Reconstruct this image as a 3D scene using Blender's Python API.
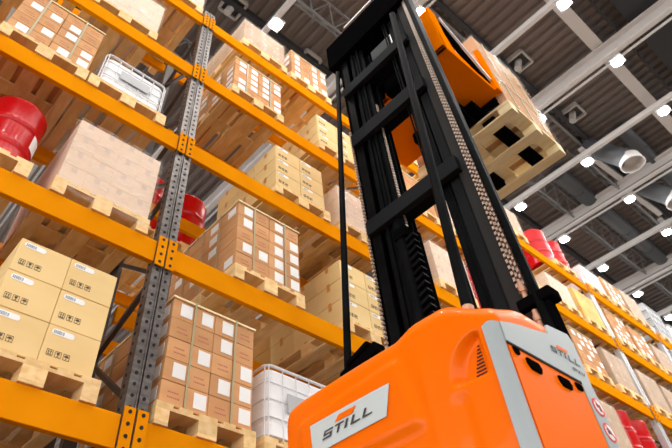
import bpy, bmesh, math, random
from mathutils import Vector, Matrix
random.seed(7)
SC = bpy.context.scene
for o in list(bpy.data.objects):
    bpy.data.objects.remove(o)
COL = SC.collection

# ------------------------------------------------------------------ camera
CAMZ = 1.0
Rm = [[0.7625461, -0.64592831, -0.03605645],
      [0.47502938, 0.59688578, -0.64658677],
      [0.43917027, 0.47592435, 0.76198785]]
cam_d = bpy.data.cameras.new('camera')
cam = bpy.data.objects.new('camera', cam_d)
COL.objects.link(cam)
right, down, fwd = Vector(Rm[0]), Vector(Rm[1]), Vector(Rm[2])
M = Matrix.Identity(4)
for i in range(3):
    M[i][0] = right[i]; M[i][1] = -down[i]; M[i][2] = -fwd[i]
M[2][3] = CAMZ
cam.matrix_world = M
cam_d.sensor_width = 36; cam_d.sensor_fit = 'HORIZONTAL'
cam_d.lens = 563.01 / 672 * 36
cam_d.shift_x = 36.548 / 672
cam_d.shift_y = -62.553 / 672
cam_d.clip_start = 0.05; cam_d.clip_end = 300
cam_d.dof.use_dof = True
cam_d.dof.focus_distance = 3.2
cam_d.dof.aperture_fstop = 4.0
SC.camera = cam

# ------------------------------------------------------------------ world, exposure
w = bpy.data.worlds.new('world'); SC.world = w; w.use_nodes = True
bgn = w.node_tree.nodes['Background']
bgn.inputs[0].default_value = (1.0, 0.96, 0.92, 1)
bgn.inputs[1].default_value = 1.45
SC.view_settings.view_transform = 'Standard'
SC.view_settings.look = 'None'
SC.view_settings.exposure = 1.42
SC.view_settings.gamma = 1
SC.view_settings.use_curve_mapping = False
LAMP_W = 27.0

# ------------------------------------------------------------------ materials
def newmat(name, color, rough=0.5, metal=0.0, spec=0.5, coat=0.0, emit=None, es=0.0, alpha=1.0, trans=0.0):
    m = bpy.data.materials.new(name); m.use_nodes = True
    b = m.node_tree.nodes['Principled BSDF']
    b.inputs['Base Color'].default_value = (*color, 1)
    b.inputs['Roughness'].default_value = rough
    b.inputs['Metallic'].default_value = metal
    b.inputs['Specular IOR Level'].default_value = spec
    b.inputs['Coat Weight'].default_value = coat
    b.inputs['Alpha'].default_value = alpha
    b.inputs['Transmission Weight'].default_value = trans
    if emit:
        b.inputs['Emission Color'].default_value = (*emit, 1)
        b.inputs['Emission Strength'].default_value = es
    return m

def nd(m, typ, **kw):
    n = m.node_tree.nodes.new(typ)
    for k, v in kw.items():
        setattr(n, k, v)
    return n

def vary(m, c1, c2, scale=4.0, stretch=(1, 1, 1), detail=4, bump=0.0, objvar=0.0, dist=0.01):
    """noise mix of two colours, optional bump, optional per-object tint"""
    nt = m.node_tree; b = nt.nodes['Principled BSDF']
    tc = nd(m, 'ShaderNodeTexCoord'); mp = nd(m, 'ShaderNodeMapping')
    mp.inputs['Scale'].default_value = stretch
    nt.links.new(tc.outputs['Object'], mp.inputs[0])
    no = nd(m, 'ShaderNodeTexNoise')
    no.inputs['Scale'].default_value = scale; no.inputs['Detail'].default_value = detail
    oi = nd(m, 'ShaderNodeObjectInfo')
    ad = nd(m, 'ShaderNodeVectorMath', operation='ADD')
    mu = nd(m, 'ShaderNodeMath', operation='MULTIPLY'); mu.inputs[1].default_value = 13.0
    nt.links.new(oi.outputs['Random'], mu.inputs[0])
    nt.links.new(mp.outputs[0], ad.inputs[0]); nt.links.new(mu.outputs[0], ad.inputs[1])
    nt.links.new(ad.outputs[0], no.inputs['Vector'])
    mix = nd(m, 'ShaderNodeMix', data_type='RGBA')
    mix.inputs[6].default_value = (*c1, 1); mix.inputs[7].default_value = (*c2, 1)
    cr = nd(m, 'ShaderNodeMapRange'); cr.inputs[1].default_value = 0.35; cr.inputs[2].default_value = 0.65
    nt.links.new(no.outputs[0], cr.inputs[0]); nt.links.new(cr.outputs[0], mix.inputs[0])
    out = mix.outputs[2]
    if objvar:
        hv = nd(m, 'ShaderNodeHueSaturation')
        mr = nd(m, 'ShaderNodeMapRange'); mr.inputs[3].default_value = 1 - objvar; mr.inputs[4].default_value = 1 + objvar
        nt.links.new(oi.outputs['Random'], mr.inputs[0]); nt.links.new(mr.outputs[0], hv.inputs['Value'])
        nt.links.new(out, hv.inputs['Color']); out = hv.outputs[0]
    nt.links.new(out, b.inputs['Base Color'])
    if bump:
        bp = nd(m, 'ShaderNodeBump'); bp.inputs['Strength'].default_value = bump; bp.inputs['Distance'].default_value = dist
        nt.links.new(no.outputs[0], bp.inputs['Height']); nt.links.new(bp.outputs[0], b.inputs['Normal'])
    return m

MT = {}
MT['beam'] = vary(newmat('rack_orange', (0.8, 0.28, 0.005), 0.5, spec=0.0), (0.80, 0.285, 0.004), (0.74, 0.25, 0.003), 3)
MT['truck'] = newmat('truck_orange', (0.92, 0.155, 0.0), 0.3, spec=0.06, coat=0.12)
MT['truck2'] = newmat('cab_orange', (0.90, 0.20, 0.0), 0.5, spec=0.0)
MT['grey'] = newmat('truck_grey', (0.37, 0.42, 0.44), 0.35, coat=0.2)
MT['plate'] = newmat('sticker_silver', (0.55, 0.62, 0.64), 0.4)
MT['mast'] = vary(newmat('mast_black', (0.006, 0.007, 0.008), 0.5, spec=0.02), (0.003, 0.0035, 0.004), (0.006, 0.007, 0.008), 6)
MT['cross'] = newmat('mast_graphite', (0.014, 0.016, 0.018), 0.6, spec=0.02)
MT['black'] = newmat('black_plastic', (0.003, 0.003, 0.0035), 0.5, spec=0.0)
MT['darktext'] = newmat('dark_lettering', (0.035, 0.03, 0.035), 0.5)
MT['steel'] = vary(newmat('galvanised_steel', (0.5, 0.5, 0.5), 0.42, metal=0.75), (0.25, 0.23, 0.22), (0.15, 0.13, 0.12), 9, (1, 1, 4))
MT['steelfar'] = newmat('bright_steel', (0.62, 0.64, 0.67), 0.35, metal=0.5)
MT['hole'] = newmat('hole_dark', (0.01, 0.01, 0.01), 0.9)
MT['brace'] = newmat('brace_steel', (0.075, 0.06, 0.055), 0.45, metal=0.4)
MT['chain'] = newmat('chain_tan', (0.50, 0.40, 0.32), 0.4, metal=0.25)
MT['chain_b'] = newmat('chain_brown', (0.20, 0.11, 0.09), 0.5, metal=0.3)
MT['copper'] = newmat('copper_fitting', (0.80, 0.48, 0.33), 0.3, metal=0.5)
MT['wood'] = vary(newmat('pallet_wood', (0.7, 0.5, 0.3), 0.7, spec=0.06), (0.88, 0.64, 0.34), (0.76, 0.50, 0.22), 2.0, (8, 2, 12), 3, 0.03, 0.12)
MT['woodl'] = vary(newmat('pale_pallet_wood', (0.8, 0.68, 0.45), 0.65, spec=0.06), (0.97, 0.84, 0.56), (0.90, 0.72, 0.42), 3, (8, 2, 8), 5, 0.1, 0.05)
MT['carton'] = vary(newmat('brown_cardboard', (0.6, 0.36, 0.21), 0.7, spec=0.06), (0.66, 0.36, 0.175), (0.60, 0.31, 0.14), 3, (1, 1, 3), 4, 0.05, 0.10)
MT['beige'] = vary(newmat('beige_cardboard', (0.78, 0.58, 0.34), 0.7, spec=0.06), (0.82, 0.61, 0.30), (0.78, 0.56, 0.26), 2.5, (1, 1, 2), 3, 0.03, 0.05)
MT['label'] = newmat('label_white', (0.88, 0.88, 0.88), 0.5)
MT['barcode'] = newmat('barcode_grey', (0.25, 0.30, 0.38), 0.6)
MT['ink'] = newmat('black_ink', (0.09, 0.06, 0.03), 0.6)
MT['redink'] = newmat('faded_red_ink', (0.52, 0.17, 0.12), 0.7)
MT['tape'] = newmat('orange_tape', (0.62, 0.27, 0.06), 0.35)
MT['strap'] = newmat('strap_olive', (0.42, 0.38, 0.22), 0.4)
MT['wrapload'] = vary(newmat('wrapped_cardboard', (0.78, 0.62, 0.50), 0.5, spec=0.06), (0.56, 0.39, 0.26), (0.48, 0.32, 0.20), 3, (1, 1, 1), 3, 0, 0.04)
MT['wrappink'] = vary(newmat('wrapped_pinkish_cardboard', (0.8, 0.62, 0.5), 0.5, spec=0.06), (0.80, 0.62, 0.48), (0.74, 0.55, 0.41), 2)
MT['wrapyel'] = vary(newmat('wrapped_yellow_sacks', (0.85, 0.6, 0.15), 0.5, spec=0.06), (0.85, 0.56, 0.12), (0.72, 0.40, 0.05), 3)
MT['wrapwhite'] = vary(newmat('wrapped_white_sacks', (0.8, 0.8, 0.8), 0.5), (0.85, 0.84, 0.84), (0.65, 0.63, 0.64), 3)
MT['patch'] = newmat('seam_tape_patch', (0.60, 0.45, 0.36), 0.5)
MT['red'] = newmat('drum_red', (0.52, 0.003, 0.005), 0.25, spec=0.2, coat=0.05)
MT['ibc'] = newmat('tank_white', (0.93, 0.94, 0.96), 0.4)
MT['cage'] = newmat('cage_grey', (0.70, 0.70, 0.72), 0.45, metal=0.1)
MT['cratewhite'] = newmat('crate_plastic', (0.45, 0.46, 0.48), 0.5)
MT['steelbeam'] = newmat('ceiling_beam_white', (0.85, 0.83, 0.83), 0.5)
MT['truss'] = newmat('truss_grey', (0.30, 0.30, 0.31), 0.5)
MT['duct'] = newmat('duct_grey', (0.11, 0.12, 0.135), 0.5)
MT['ductring'] = newmat('duct_ring_white', (0.7, 0.68, 0.67), 0.5)
MT['lamp'] = newmat('lamp_diffuser', (1, 1, 1), 0.5, emit=(1.0, 0.97, 0.93), es=14)
MT['lamph'] = newmat('lamp_housing', (0.6, 0.6, 0.6), 0.5)
MT['redlabel'] = newmat('warning_red', (0.75, 0.03, 0.04), 0.4)
MT['concrete'] = vary(newmat('concrete', (0.42, 0.41, 0.4), 0.45), (0.155, 0.135, 0.115), (0.12, 0.105, 0.09), 0.8)
MT['chrome'] = newmat('polished_rod', (0.75, 0.75, 0.78), 0.15, metal=1)

# stretch film: thin clear plastic with wrinkles
def film(name, fac):
    m = bpy.data.materials.new(name); m.use_nodes = True
    nt = m.node_tree; nt.nodes.clear()
    out = nt.nodes.new('ShaderNodeOutputMaterial'); mx = nt.nodes.new('ShaderNodeMixShader')
    tr = nt.nodes.new('ShaderNodeBsdfTransparent'); gl = nt.nodes.new('ShaderNodeBsdfPrincipled')
    gl.inputs['Base Color'].default_value = (0.86, 0.84, 0.82, 1); gl.inputs['Roughness'].default_value = 0.22
    tc = nt.nodes.new('ShaderNodeTexCoord'); mp = nt.nodes.new('ShaderNodeMapping')
    mp.inputs['Rotation'].default_value = (0.3, 0.5, 0.6); mp.inputs['Scale'].default_value = (2.2, 2.2, 11)
    no = nt.nodes.new('ShaderNodeTexNoise'); no.inputs['Scale'].default_value = 1.6; no.inputs['Detail'].default_value = 5
    no.inputs['Distortion'].default_value = 1.2
    nt.links.new(tc.outputs['Object'], mp.inputs[0]); nt.links.new(mp.outputs[0], no.inputs['Vector'])
    bp = nt.nodes.new('ShaderNodeBump'); bp.inputs['Strength'].default_value = 0.6; bp.inputs['Distance'].default_value = 0.05
    nt.links.new(no.outputs[0], bp.inputs['Height']); nt.links.new(bp.outputs[0], gl.inputs['Normal'])
    mr = nt.nodes.new('ShaderNodeMapRange')
    mr.inputs[1].default_value = 0.45; mr.inputs[2].default_value = 0.75
    mr.inputs[3].default_value = fac * 0.5; mr.inputs[4].default_value = min(1, fac * 2.2)
    nt.links.new(no.outputs[0], mr.inputs[0]); nt.links.new(mr.outputs[0], mx.inputs[0])
    nt.links.new(tr.outputs[0], mx.inputs[1]); nt.links.new(gl.outputs[0], mx.inputs[2])
    nt.links.new(mx.outputs[0], out.inputs[0])
    return m
MT['film'] = film('stretch_film', 0.10)

# ceiling deck: ribbed metal, ribs are geometry; colour only here
MT['deck'] = vary(newmat('roof_deck', (0.1, 0.09, 0.09), 0.55), (0.33, 0.262, 0.24), (0.25, 0.22, 0.212), 0.15)
MT['deckdark'] = newmat('roof_panel_dark', (0.045, 0.048, 0.055), 0.6)

# ------------------------------------------------------------------ mesh helpers
class MB:
    def __init__(s):
        s.v = []; s.f = []; s.m = []; s.sm = []; s.mats = []
    def mi(s, mat):
        if mat not in s.mats: s.mats.append(mat)
        return s.mats.index(mat)
    def add(s, vs, fs, mat, smooth=False):
        b = len(s.v); s.v += [tuple(v) for v in vs]; k = s.mi(mat)
        for f in fs:
            s.f.append([b + i for i in f]); s.m.append(k); s.sm.append(smooth)
        return s
    def box(s, x0, x1, y0, y1, z0, z1, mat):
        vs = [(x, y, z) for x in (x0, x1) for y in (y0, y1) for z in (z0, z1)]
        return s.add(vs, [(0, 1, 3, 2), (4, 6, 7, 5), (0, 4, 5, 1), (2, 3, 7, 6), (0, 2, 6, 4), (1, 5, 7, 3)], mat)
    def bar(s, p, q, wx, wz, mat, up=(0, 0, 1)):
        p = Vector(p); q = Vector(q); d = (q - p).normalized(); u = Vector(up)
        a = d.cross(u)
        if a.length < 1e-4: a = d.cross(Vector((1, 0, 0)))
        a.normalize(); b = a.cross(d).normalized()
        vs = []
        for c in (p, q):
            for sx, sz in ((-1, -1), (1, -1), (1, 1), (-1, 1)):
                vs.append(c + a * sx * wx / 2 + b * sz * wz / 2)
        return s.add(vs, [(0, 3, 2, 1), (4, 5, 6, 7), (0, 1, 5, 4), (1, 2, 6, 5), (2, 3, 7, 6), (3, 0, 4, 7)], mat)
    def tube(s, p, q, r, mat, n=12, r2=None, caps=True):
        p = Vector(p); q = Vector(q); d = (q - p).normalized()
        a = d.orthogonal().normalized(); b = d.cross(a); r2 = r if r2 is None else r2
        vs = []
        for c, rr in ((p, r), (q, r2)):
            for i in range(n):
                t = 2 * math.pi * i / n; vs.append(c + a * rr * math.cos(t) + b * rr * math.sin(t))
        s.add(vs, [(i, (i + 1) % n, n + (i + 1) % n, n + i) for i in range(n)], mat, True)
        if caps:
            s.add(vs[:n], [tuple(range(n))[::-1]], mat); s.add(vs[n:], [tuple(range(n))], mat)
        return s
    def path(s, pts, r, mat, n=8):
        for a, b in zip(pts[:-1], pts[1:]): s.tube(a, b, r, mat, n)
        return s
    def lathe(s, c, prof, mat, n=32, smooth=True):
        cx, cy, cz = c; vs = []
        for r, z in prof:
            for i in range(n):
                t = 2 * math.pi * i / n; vs.append((cx + r * math.cos(t), cy + r * math.sin(t), cz + z))
        fs = []
        for k in range(len(prof) - 1):
            for i in range(n):
                j = (i + 1) % n; fs.append((k * n + i, k * n + j, (k + 1) * n + j, (k + 1) * n + i))
        return s.add(vs, fs, mat, smooth)
    def poly(s, pts, mat, ext):
        """flat polygon (3D points) extruded by vector ext"""
        n = len(pts); P = [Vector(p) for p in pts]; e = Vector(ext)
        vs = P + [p + e for p in P]
        fs = [tuple(range(n)), tuple(range(2 * n - 1, n - 1, -1))] + [(i, n + i, n + (i + 1) % n, (i + 1) % n) for i in range(n)]
        return s.add(vs, fs, mat)
    def mesh(s, name):
        me = bpy.data.meshes.new(name); me.from_pydata(s.v, [], s.f)
        for mt in s.mats: me.materials.append(MT[mt])
        me.polygons.foreach_set('material_index', s.m); me.polygons.foreach_set('use_smooth', s.sm)
        me.update(); bm = bmesh.new(); bm.from_mesh(me); bmesh.ops.recalc_face_normals(bm, faces=bm.faces)
        bm.to_mesh(me); bm.free(); return me
    def build(s, name, parent=None, loc=(0, 0, 0), bevel=0.0):
        o = bpy.data.objects.new(name, s.mesh(name)); COL.objects.link(o)
        if parent: o.parent = parent
        o.location = loc
        if bevel:
            b = o.modifiers.new('bevel', 'BEVEL'); b.width = bevel; b.segments = 2; b.limit_method = 'ANGLE'
            for p in o.data.polygons: p.use_smooth = True
            b.harden_normals = True
        return o

def tag(o, label=None, cat=None, group=None, kind=None):
    if label: o['label'] = label
    if cat: o['category'] = cat
    if group: o['group'] = group
    if kind: o['kind'] = kind
    return o
def empty(name, loc, label, cat, group=None):
    o = bpy.data.objects.new(name, None); COL.objects.link(o); o.location = loc; o.empty_display_size = 0.1
    return tag(o, label, cat, group)
def inst(name, me, parent=None, loc=(0, 0, 0), rz=0.0, bevel=0.0):
    o = bpy.data.objects.new(name, me); COL.objects.link(o); o.parent = parent
    o.location = loc; o.rotation_euler = (0, 0, rz)
    return o
def copy_tree(o, parent=None):
    c = o.copy(); COL.objects.link(c); c.parent = parent
    for ch in list(o.children): copy_tree(ch, c)
    return c

ORD = ['first', 'second', 'third', 'fourth', 'fifth', 'sixth', 'seventh', 'eighth', 'ninth', 'tenth', 'eleventh', 'twelfth']

# ------------------------------------------------------------------ the hall
H = 13.0 + CAMZ
GRID = 13.0 * 0.2
def structure(name, mb):
    o = mb.build(name); o['kind'] = 'structure'; return o
structure('floor', MB().box(-60, 90, -60, 60, -0.2, 0, 'concrete'))
deck = MB()
deck.box(-30, 60, -42, 50, H + 1.25, H + 1.5, 'deck')
for i in range(-60, 170):                       # trapezoid ribs of the roof deck, running along y
    x = i * 0.30
    deck.poly([(x, -42, H + 1.25), (x + 0.04, -42, H + 1.16), (x + 0.14, -42, H + 1.16), (x + 0.18, -42, H + 1.25)], 'deck', (0, 92, 0))
structure('ceiling', deck)
# light painted cross beams carrying the lamps
nb = 0
for i in range(-3, 17):
    x = 13.0 * (0.111 + 0.2 * i) if False else 13.0 * (0.115 + 0.1985 * i)
    m = MB(); big = (i % 2 == 0)
    wd, hg = (0.36, 0.50) if big else (0.13, 0.16)
    z0 = H + 0.12
    if big:    # H section
        m.box(x - wd / 2, x - wd / 2 + .13, -20, 45, z0, z0 + 0.05, 'steelbeam')
        m.box(x + wd / 2 - .05, x + wd / 2, -20, 45, z0, z0 + 0.05, 'steelbeam')
        m.box(x - wd / 2 + .13, x + wd / 2 - .05, -20, 45, z0 + .16, z0 + 0.2, 'deck')
        m.box(x - wd / 2, x + wd / 2, -20, 45, z0 + hg - 0.05, z0 + hg, 'steelbeam')
        m.box(x - 0.03, x + 0.03, -20, 45, z0 + 0.05, z0 + hg - 0.05, 'steelbeam')
    else:
        m.box(x - wd / 2, x + wd / 2, -20, 45, z0, z0 + hg, 'steelbeam')
    nb += 1
    structure('trim_%d' % nb, m)
# wide girder along the aisle through the lamp row, darker panels beyond it
m = MB(); m.box(-15, 17.5, 0.03, 0.36, H + 0.65, H + 0.75, 'steelbeam'); m.box(-15, 17.5, 0.17, 0.22, H + 0.75, H + 1.12, 'steelbeam')
structure('trim_%d' % (nb + 1), m)
m = MB(); m.box(-15, 40, -1.9, -0.75, H + 0.85, H + 1.0, 'deckdark')
for yy in (-0.45, -2.0):
    m.box(-15, 40, yy, yy + 0.06, H + 0.8, H + 1.1, 'deckdark')
structure('trim_%d' % (nb + 2), m)
nb += 3
# secondary purlins along x
for yy, th in ((2.15, .14), (2.42, .08), (-2.6, .1), (5.6, .14), (-5.2, .14), (8.2, .12)):
    m = MB(); m.box(-15, 45, yy, yy + th, H + 0.85, H + 1.12, 'deckdark' if th > .1 else 'truss'); structure('trim_%d' % nb, m); nb += 1
# lattice trusses
def lattice(y, z0, x0, x1, step=0.75, hh=0.5, mat='truss'):
    m = MB()
    m.tube((x0, y, z0), (x1, y, z0), 0.035, mat, 6); m.tube((x0, y + .28, z0 + hh), (x1, y + .28, z0 + hh), 0.035, mat, 6)
    m.tube((x0, y - .28, z0 + hh), (x1, y - .28, z0 + hh), 0.035, mat, 6)
    n = int((x1 - x0) / step)
    for k in range(n):
        a = x0 + k * step
        for s_ in (-.28, .28):
            m.tube((a, y, z0), (a + step / 2, y + s_, z0 + hh), 0.02, mat, 6)
            m.tube((a + step / 2, y + s_, z0 + hh), (a + step, y, z0), 0.02, mat, 6)
    return m
for yy, a, b in ((4.35, 1, 30), (7.6, 1, 34), (2.62, 14.6, 26)):
    structure('trim_%d' % nb, lattice(yy, H + 0.45, a, b)); nb += 1
# diagonal wind-brace bars near the lamps
for x in (14.4, 17.0, 19.6, 22.2):
    m = MB(); m.bar((x, 2.5, H + .5), (x + 2.4, 2.36, H + .55), .16, .12, 'steelbeam'); structure('trim_%d' % nb, m); nb += 1

# ducts running under the roof
def duct(p, q, r, label):
    m = MB(); m.tube(p, q, r, 'duct', 24)
    d = (Vector(q) - Vector(p)); L = d.length; d.normalize(); k = 1.2
    while k < L:
        c = Vector(p) + d * k; m.tube(c - d * .04, c + d * .04, r * 1.05, 'duct', 24); k += 1.6
    o = m.build('air_duct'); tag(o, label, 'duct'); return o
duct((15.0, 3.6, H + 0.75), (34, 3.6, H + .75), .28, 'long grey air duct under the roof behind the lamps, nearer the rack')
duct((15.0, 1.3, H + 0.8), (34, 1.3, H + .8), .24, 'long grey air duct under the roof between the lamp rows on the right')
def nozzle(u, label, r=.33, L=1.2, zz=H - .3):
    x, y = u
    e = empty('air_outlet', (x, y, zz), label, 'air outlet', 'round air outlets')
    top = Vector((-.55, .75, L)); a = MB(); a.tube((-.05, .07, .28), top, r * .92, 'duct', 28); a.tube(top, top + Vector((0, 0, .35)), r * .5, 'duct', 16); a.build('duct_pipe', e)
    b = MB(); prof = [(r, .30), (r * 1.08, .02), (r * 1.12, 0), (r * .98, 0), (r * .9, .25), (r * .2, .28), (.01, .28)]
    b.lathe((0, 0, 0), prof, 'ductring', 32); b.build('rim', e)
nozzle((13.0 * 1.225 * .966, 13.0 * .13 * .98), 'round grey air outlet with white rim hanging between lamps, the fully visible one')
nozzle((13.0 * 1.425 * .98, 13.0 * .122 * .98), 'round grey air outlet with white rim cut by the right picture edge')
def roof_vent(x, y, label):
    e = empty('roof_vent', (x, y, H + 1.02), label, 'vent')
    m = MB(); r = .27
    for s_ in (-1, 1):
        m.box(-r, r, s_ * r - .03, s_ * r + .03, -.06, .1, 'ductring'); m.box(s_ * r - .03, s_ * r + .03, -r, r, -.06, .1, 'ductring')
    m.build('frame', e)
    MB().box(-r, r, -r, r, .04, .1, 'deckdark').build('cover', e)
    MB().tube((-.1, .1, -.35), (0, 0, .06), .10, 'ductring', 16).build('spout', e)
K = 13.0 * 14.02 / 13.0
for px, py, lab in ((.757, .138, 'small square roof vent beside the raised cab'), (.963, .140, 'small square roof vent between the lit beams right of the lifted pallet'),
                    (.231, .41, 'small square roof vent at the top left between the rack loads'), (.419, .412, 'small square roof vent behind the top shelf cartons')):
    roof_vent(px * K, py * K, lab)

# lamps on a regular grid
GX = [13.0 * (0.7215 + 0.2 * (i - 3)) for i in range(-2, 12)]
GY = [0.07, 2.56, 5.06, -2.5, -5.0]
lamp_mesh = None
VIS = {(3, 0): 'topmost ceiling lamp above the raised cab', (4, 0): 'bright ceiling lamp at the crossing of girder and white beam',
       (4, 1): 'bright ceiling lamp beside the lifted pallet corner', (5, 0): 'bright ceiling lamp at the right edge, upper one',
       (5, 1): 'bright ceiling lamp left of the round air outlet', (6, 1): 'bright ceiling lamp just below the two air outlets',
       (6, 2): 'bright ceiling lamp above the red drums on the top shelf', (7, 1): 'bright ceiling lamp at the right edge, lower one',
       (1, 2): 'bright ceiling lamp above the wrapped load near the top left', (7, 2): 'bright ceiling lamp above the white wrapped load',
       (8, 2): 'bright ceiling lamp above the far wrapped load on the top shelf', (9, 2): 'bright ceiling lamp farthest down above the top shelf',
       (5, 2): 'bright ceiling lamp right of the mast behind the pallet'}
for ix, x in enumerate(GX):
    for iy, y in enumerate(GY):
        i = ix - 2
        key = (i, iy)
        xx = 13.0 * (0.7190 + 0.2005 * (i - 3))
        lab = VIS.get(key, 'ceiling lamp hidden or out of view, %s along the aisle, %s lamp row' % (ORD[ix] if ix < 12 else ['thirteenth', 'fourteenth'][ix - 12], ['over-truck', 'middle', 'over-rack', 'camera-side', 'farthest camera-side'][iy]))
        e = empty('ceiling_lamp', (xx, y, H), lab, 'ceiling lamp', 'ceiling grid lamps')
        if lamp_mesh is None:
            a = MB(); a.box(-.17, .17, -.17, .17, .03, .13, 'lamph'); hm = a.mesh('housing')
            b = MB(); b.tube((0, 0, 0), (0, 0, .03), .14, 'lamp', 20); dm = b.mesh('diffuser'); lamp_mesh = (hm, dm)
            ld = bpy.data.lights.new('lamp_light', 'AREA'); ld.shape = 'SQUARE'; ld.size = .36; ld.energy = LAMP_W; ld.color = (1, .965, .92)
        inst('housing', lamp_mesh[0], e); inst('diffuser', lamp_mesh[1], e)
        l = bpy.data.objects.new('lamp_light', ld); COL.objects.link(l); l.parent = e; l.location = (0, 0, -.02)

# ------------------------------------------------------------------ rack
LV = {1: 1.30, 2: 2.616, 3: 3.98, 4: 5.315, 5: 6.61, 6: 7.86}
UX = [-1.60, 1.46, 4.52, 7.585, 10.65, 13.60, 16.7, 19.8, 22.9]
YF, YR = 3.20, 4.20
def post_mesh(mt='steel'):
    m = MB(); hw = .078
    # two ribbed flanges with a narrow groove between them
    for s_ in (-1, 1):
        a, b = (.006, hw) if s_ > 0 else (-hw, -.006)
        m.box(a, b, -.03, 0, 0, 8.05, mt)
        m.box(s_ * hw - (.006 if s_ > 0 else 0), s_ * hw + (0 if s_ > 0 else .006), 0, .07, 0, 8.05, mt)
        m.box(min(s_ * .006, s_ * .014), max(s_ * .006, s_ * .014), -.042, -.03, 0, 8.05, mt)
    m.box(-.01, .01, -.022, 0, 0, 8.05, 'brace')
    return m.mesh('front_post')
def holes_mesh():
    m = MB()
    for s_ in (-1, 1):
        z = 0.12
        while z < 8.0:
            m.tube((s_ * .042, -.034, z), (s_ * .042, -.0295, z), .012, 'hole', 8)
            z += .075
    # side holes
    z = .12
    while z < 8.0:
        m.tube((-.0805, .035, z), (-.076, .035, z), .012, 'hole', 8); z += .075
    return m.mesh('slot_holes')
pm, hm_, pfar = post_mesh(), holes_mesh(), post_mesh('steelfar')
def rp_mesh():
    m = MB(); m.box(-.05, .05, -.07, 0, 0, 8.0, 'brace'); return m.mesh('rear_post')
rpm = rp_mesh()
def br_mesh():
    m = MB(); z = .72; yr = YR - YF - .05
    while z < 7.0:
        m.bar((0, .06, z), (0, yr, z + .68), .04, .035, 'brace'); m.bar((0, yr, z + .68), (0, .06, z + 1.01), .04, .035, 'brace'); z += 1.01
    return m.mesh('bracing')
brm = br_mesh()
UPN = ['outside the picture on the left', 'nearest, left of the strapped carton stacks', 'hidden behind the lift mast', 'passing behind the truck mast side',
       'first bright one right of the truck', 'second bright one right of the truck at the picture edge', 'beyond the right picture edge', 'far beyond the right picture edge', 'farthest beyond the right picture edge']
for i, x in enumerate(UX):
    e = empty('rack_upright', (x, YF, 0), 'perforated steel rack upright frame, ' + UPN[i], 'rack upright', 'rack upright frames')
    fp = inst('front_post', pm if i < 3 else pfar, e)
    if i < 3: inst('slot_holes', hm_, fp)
    inst('rear_post', rpm, e, (0, YR - YF, 0)); inst('bracing', brm, e)
BAYN = ['left bay', 'second bay', 'bay behind the mast', 'bay right of the mast', 'far right bay', 'farthest bay', 'bay beyond the frame', 'last bay beyond the frame']
LVN = {1: 'floor-near level', 2: 'lowest visible level', 3: 'second visible level', 4: 'third visible level', 5: 'fourth visible level', 6: 'top level'}
def plate(m, x, z, s_):
    w0, w1 = (x + .008, x + .082) if s_ > 0 else (x - .082, x - .008)
    m.box(w0, w1, YF - .056, YF - .048, z - .235, z + .045, 'beam')
    for k in range(4):
        zz = z - .2 + k * .072
        m.tube(((w0 + w1) / 2, YF - .060, zz), ((w0 + w1) / 2, YF - .0558, zz), .0125, 'hole', 8)
def beam(b, l, x0, x1, y, z, rear=False, hb=.20, where=''):
    lab = 'orange %s pallet beam, %s, %s' % ('rear' if rear else 'front', LVN[l], BAYN[b])
    e = empty('rack_beam', (0, 0, 0), lab + where, 'rack beam', 'orange pallet rack beams')
    m = MB()
    m.box(x0 + .082, x1 - .082, y, y + .05, z - hb, z, 'beam'); m.build('rail', e, bevel=.006)
    if not rear:
        for xx, s_ in ((x0, 1), (x1, -1)):
            c = MB(); plate(c, xx, z, s_); c.build('connector_plate', e)
    return e
for b in range(len(UX) - 1):
    for l in range(1, 7):
        if b > 5 and l < 3: continue
        if l == 1 and b > 1: continue
        beam(b, l, UX[b], UX[b + 1], YF - .03, LV[l])
        beam(b, l, UX[b], UX[b + 1], YR - .10, LV[l], True, .16)

# ------------------------------------------------------------------ pallets
def pallet_meshes():
    W, D = .78, 1.2
    top = MB()
    for k in range(5):
        a = -W / 2 + .05 + k * (W - .10) / 4; ww = .145 if k in (0, 2, 4) else .10
        x0 = max(-W / 2, a - ww / 2); x1 = min(W / 2, a + ww / 2)
        top.box(x0, x1, 0, D, .122, .144, 'wood')
    for y in (0, D / 2 - .07, D - .145):
        top.box(-W / 2, W / 2, y, y + .145, .100, .122, 'wood')
    blk = MB(); blk.box(-.05, .05, 0, .145, .022, .100, 'wood')
    blm = MB(); blm.box(-.0725, .0725, 0, .145, .022, .100, 'wood')
    bot = MB(); bot.box(-.05, .05, 0, D, 0, .022, 'wood')
    bom = MB(); bom.box(-.0725, .0725, 0, D, 0, .022, 'wood')
    return top.mesh('deck_boards'), blk.mesh('block'), blm.mesh('block'), bot.mesh('bottom_board'), bom.mesh('bottom_board')
PM = pallet_meshes()
def pallet(x, y, z, label, group='wooden pallets on the rack'):
    e = empty('wooden_pallet', (x, y, z), label, 'pallet', group)
    inst('deck_boards', PM[0], e)
    for xx, bm_, bo in ((-.34, PM[1], PM[3]), (0, PM[2], PM[4]), (.34, PM[1], PM[3])):
        inst('bottom_board', bo, e, (xx, 0, 0))
        for yy in (0, .5275, 1.055): inst('block', bm_, e, (xx, yy, 0))
    return e

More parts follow.
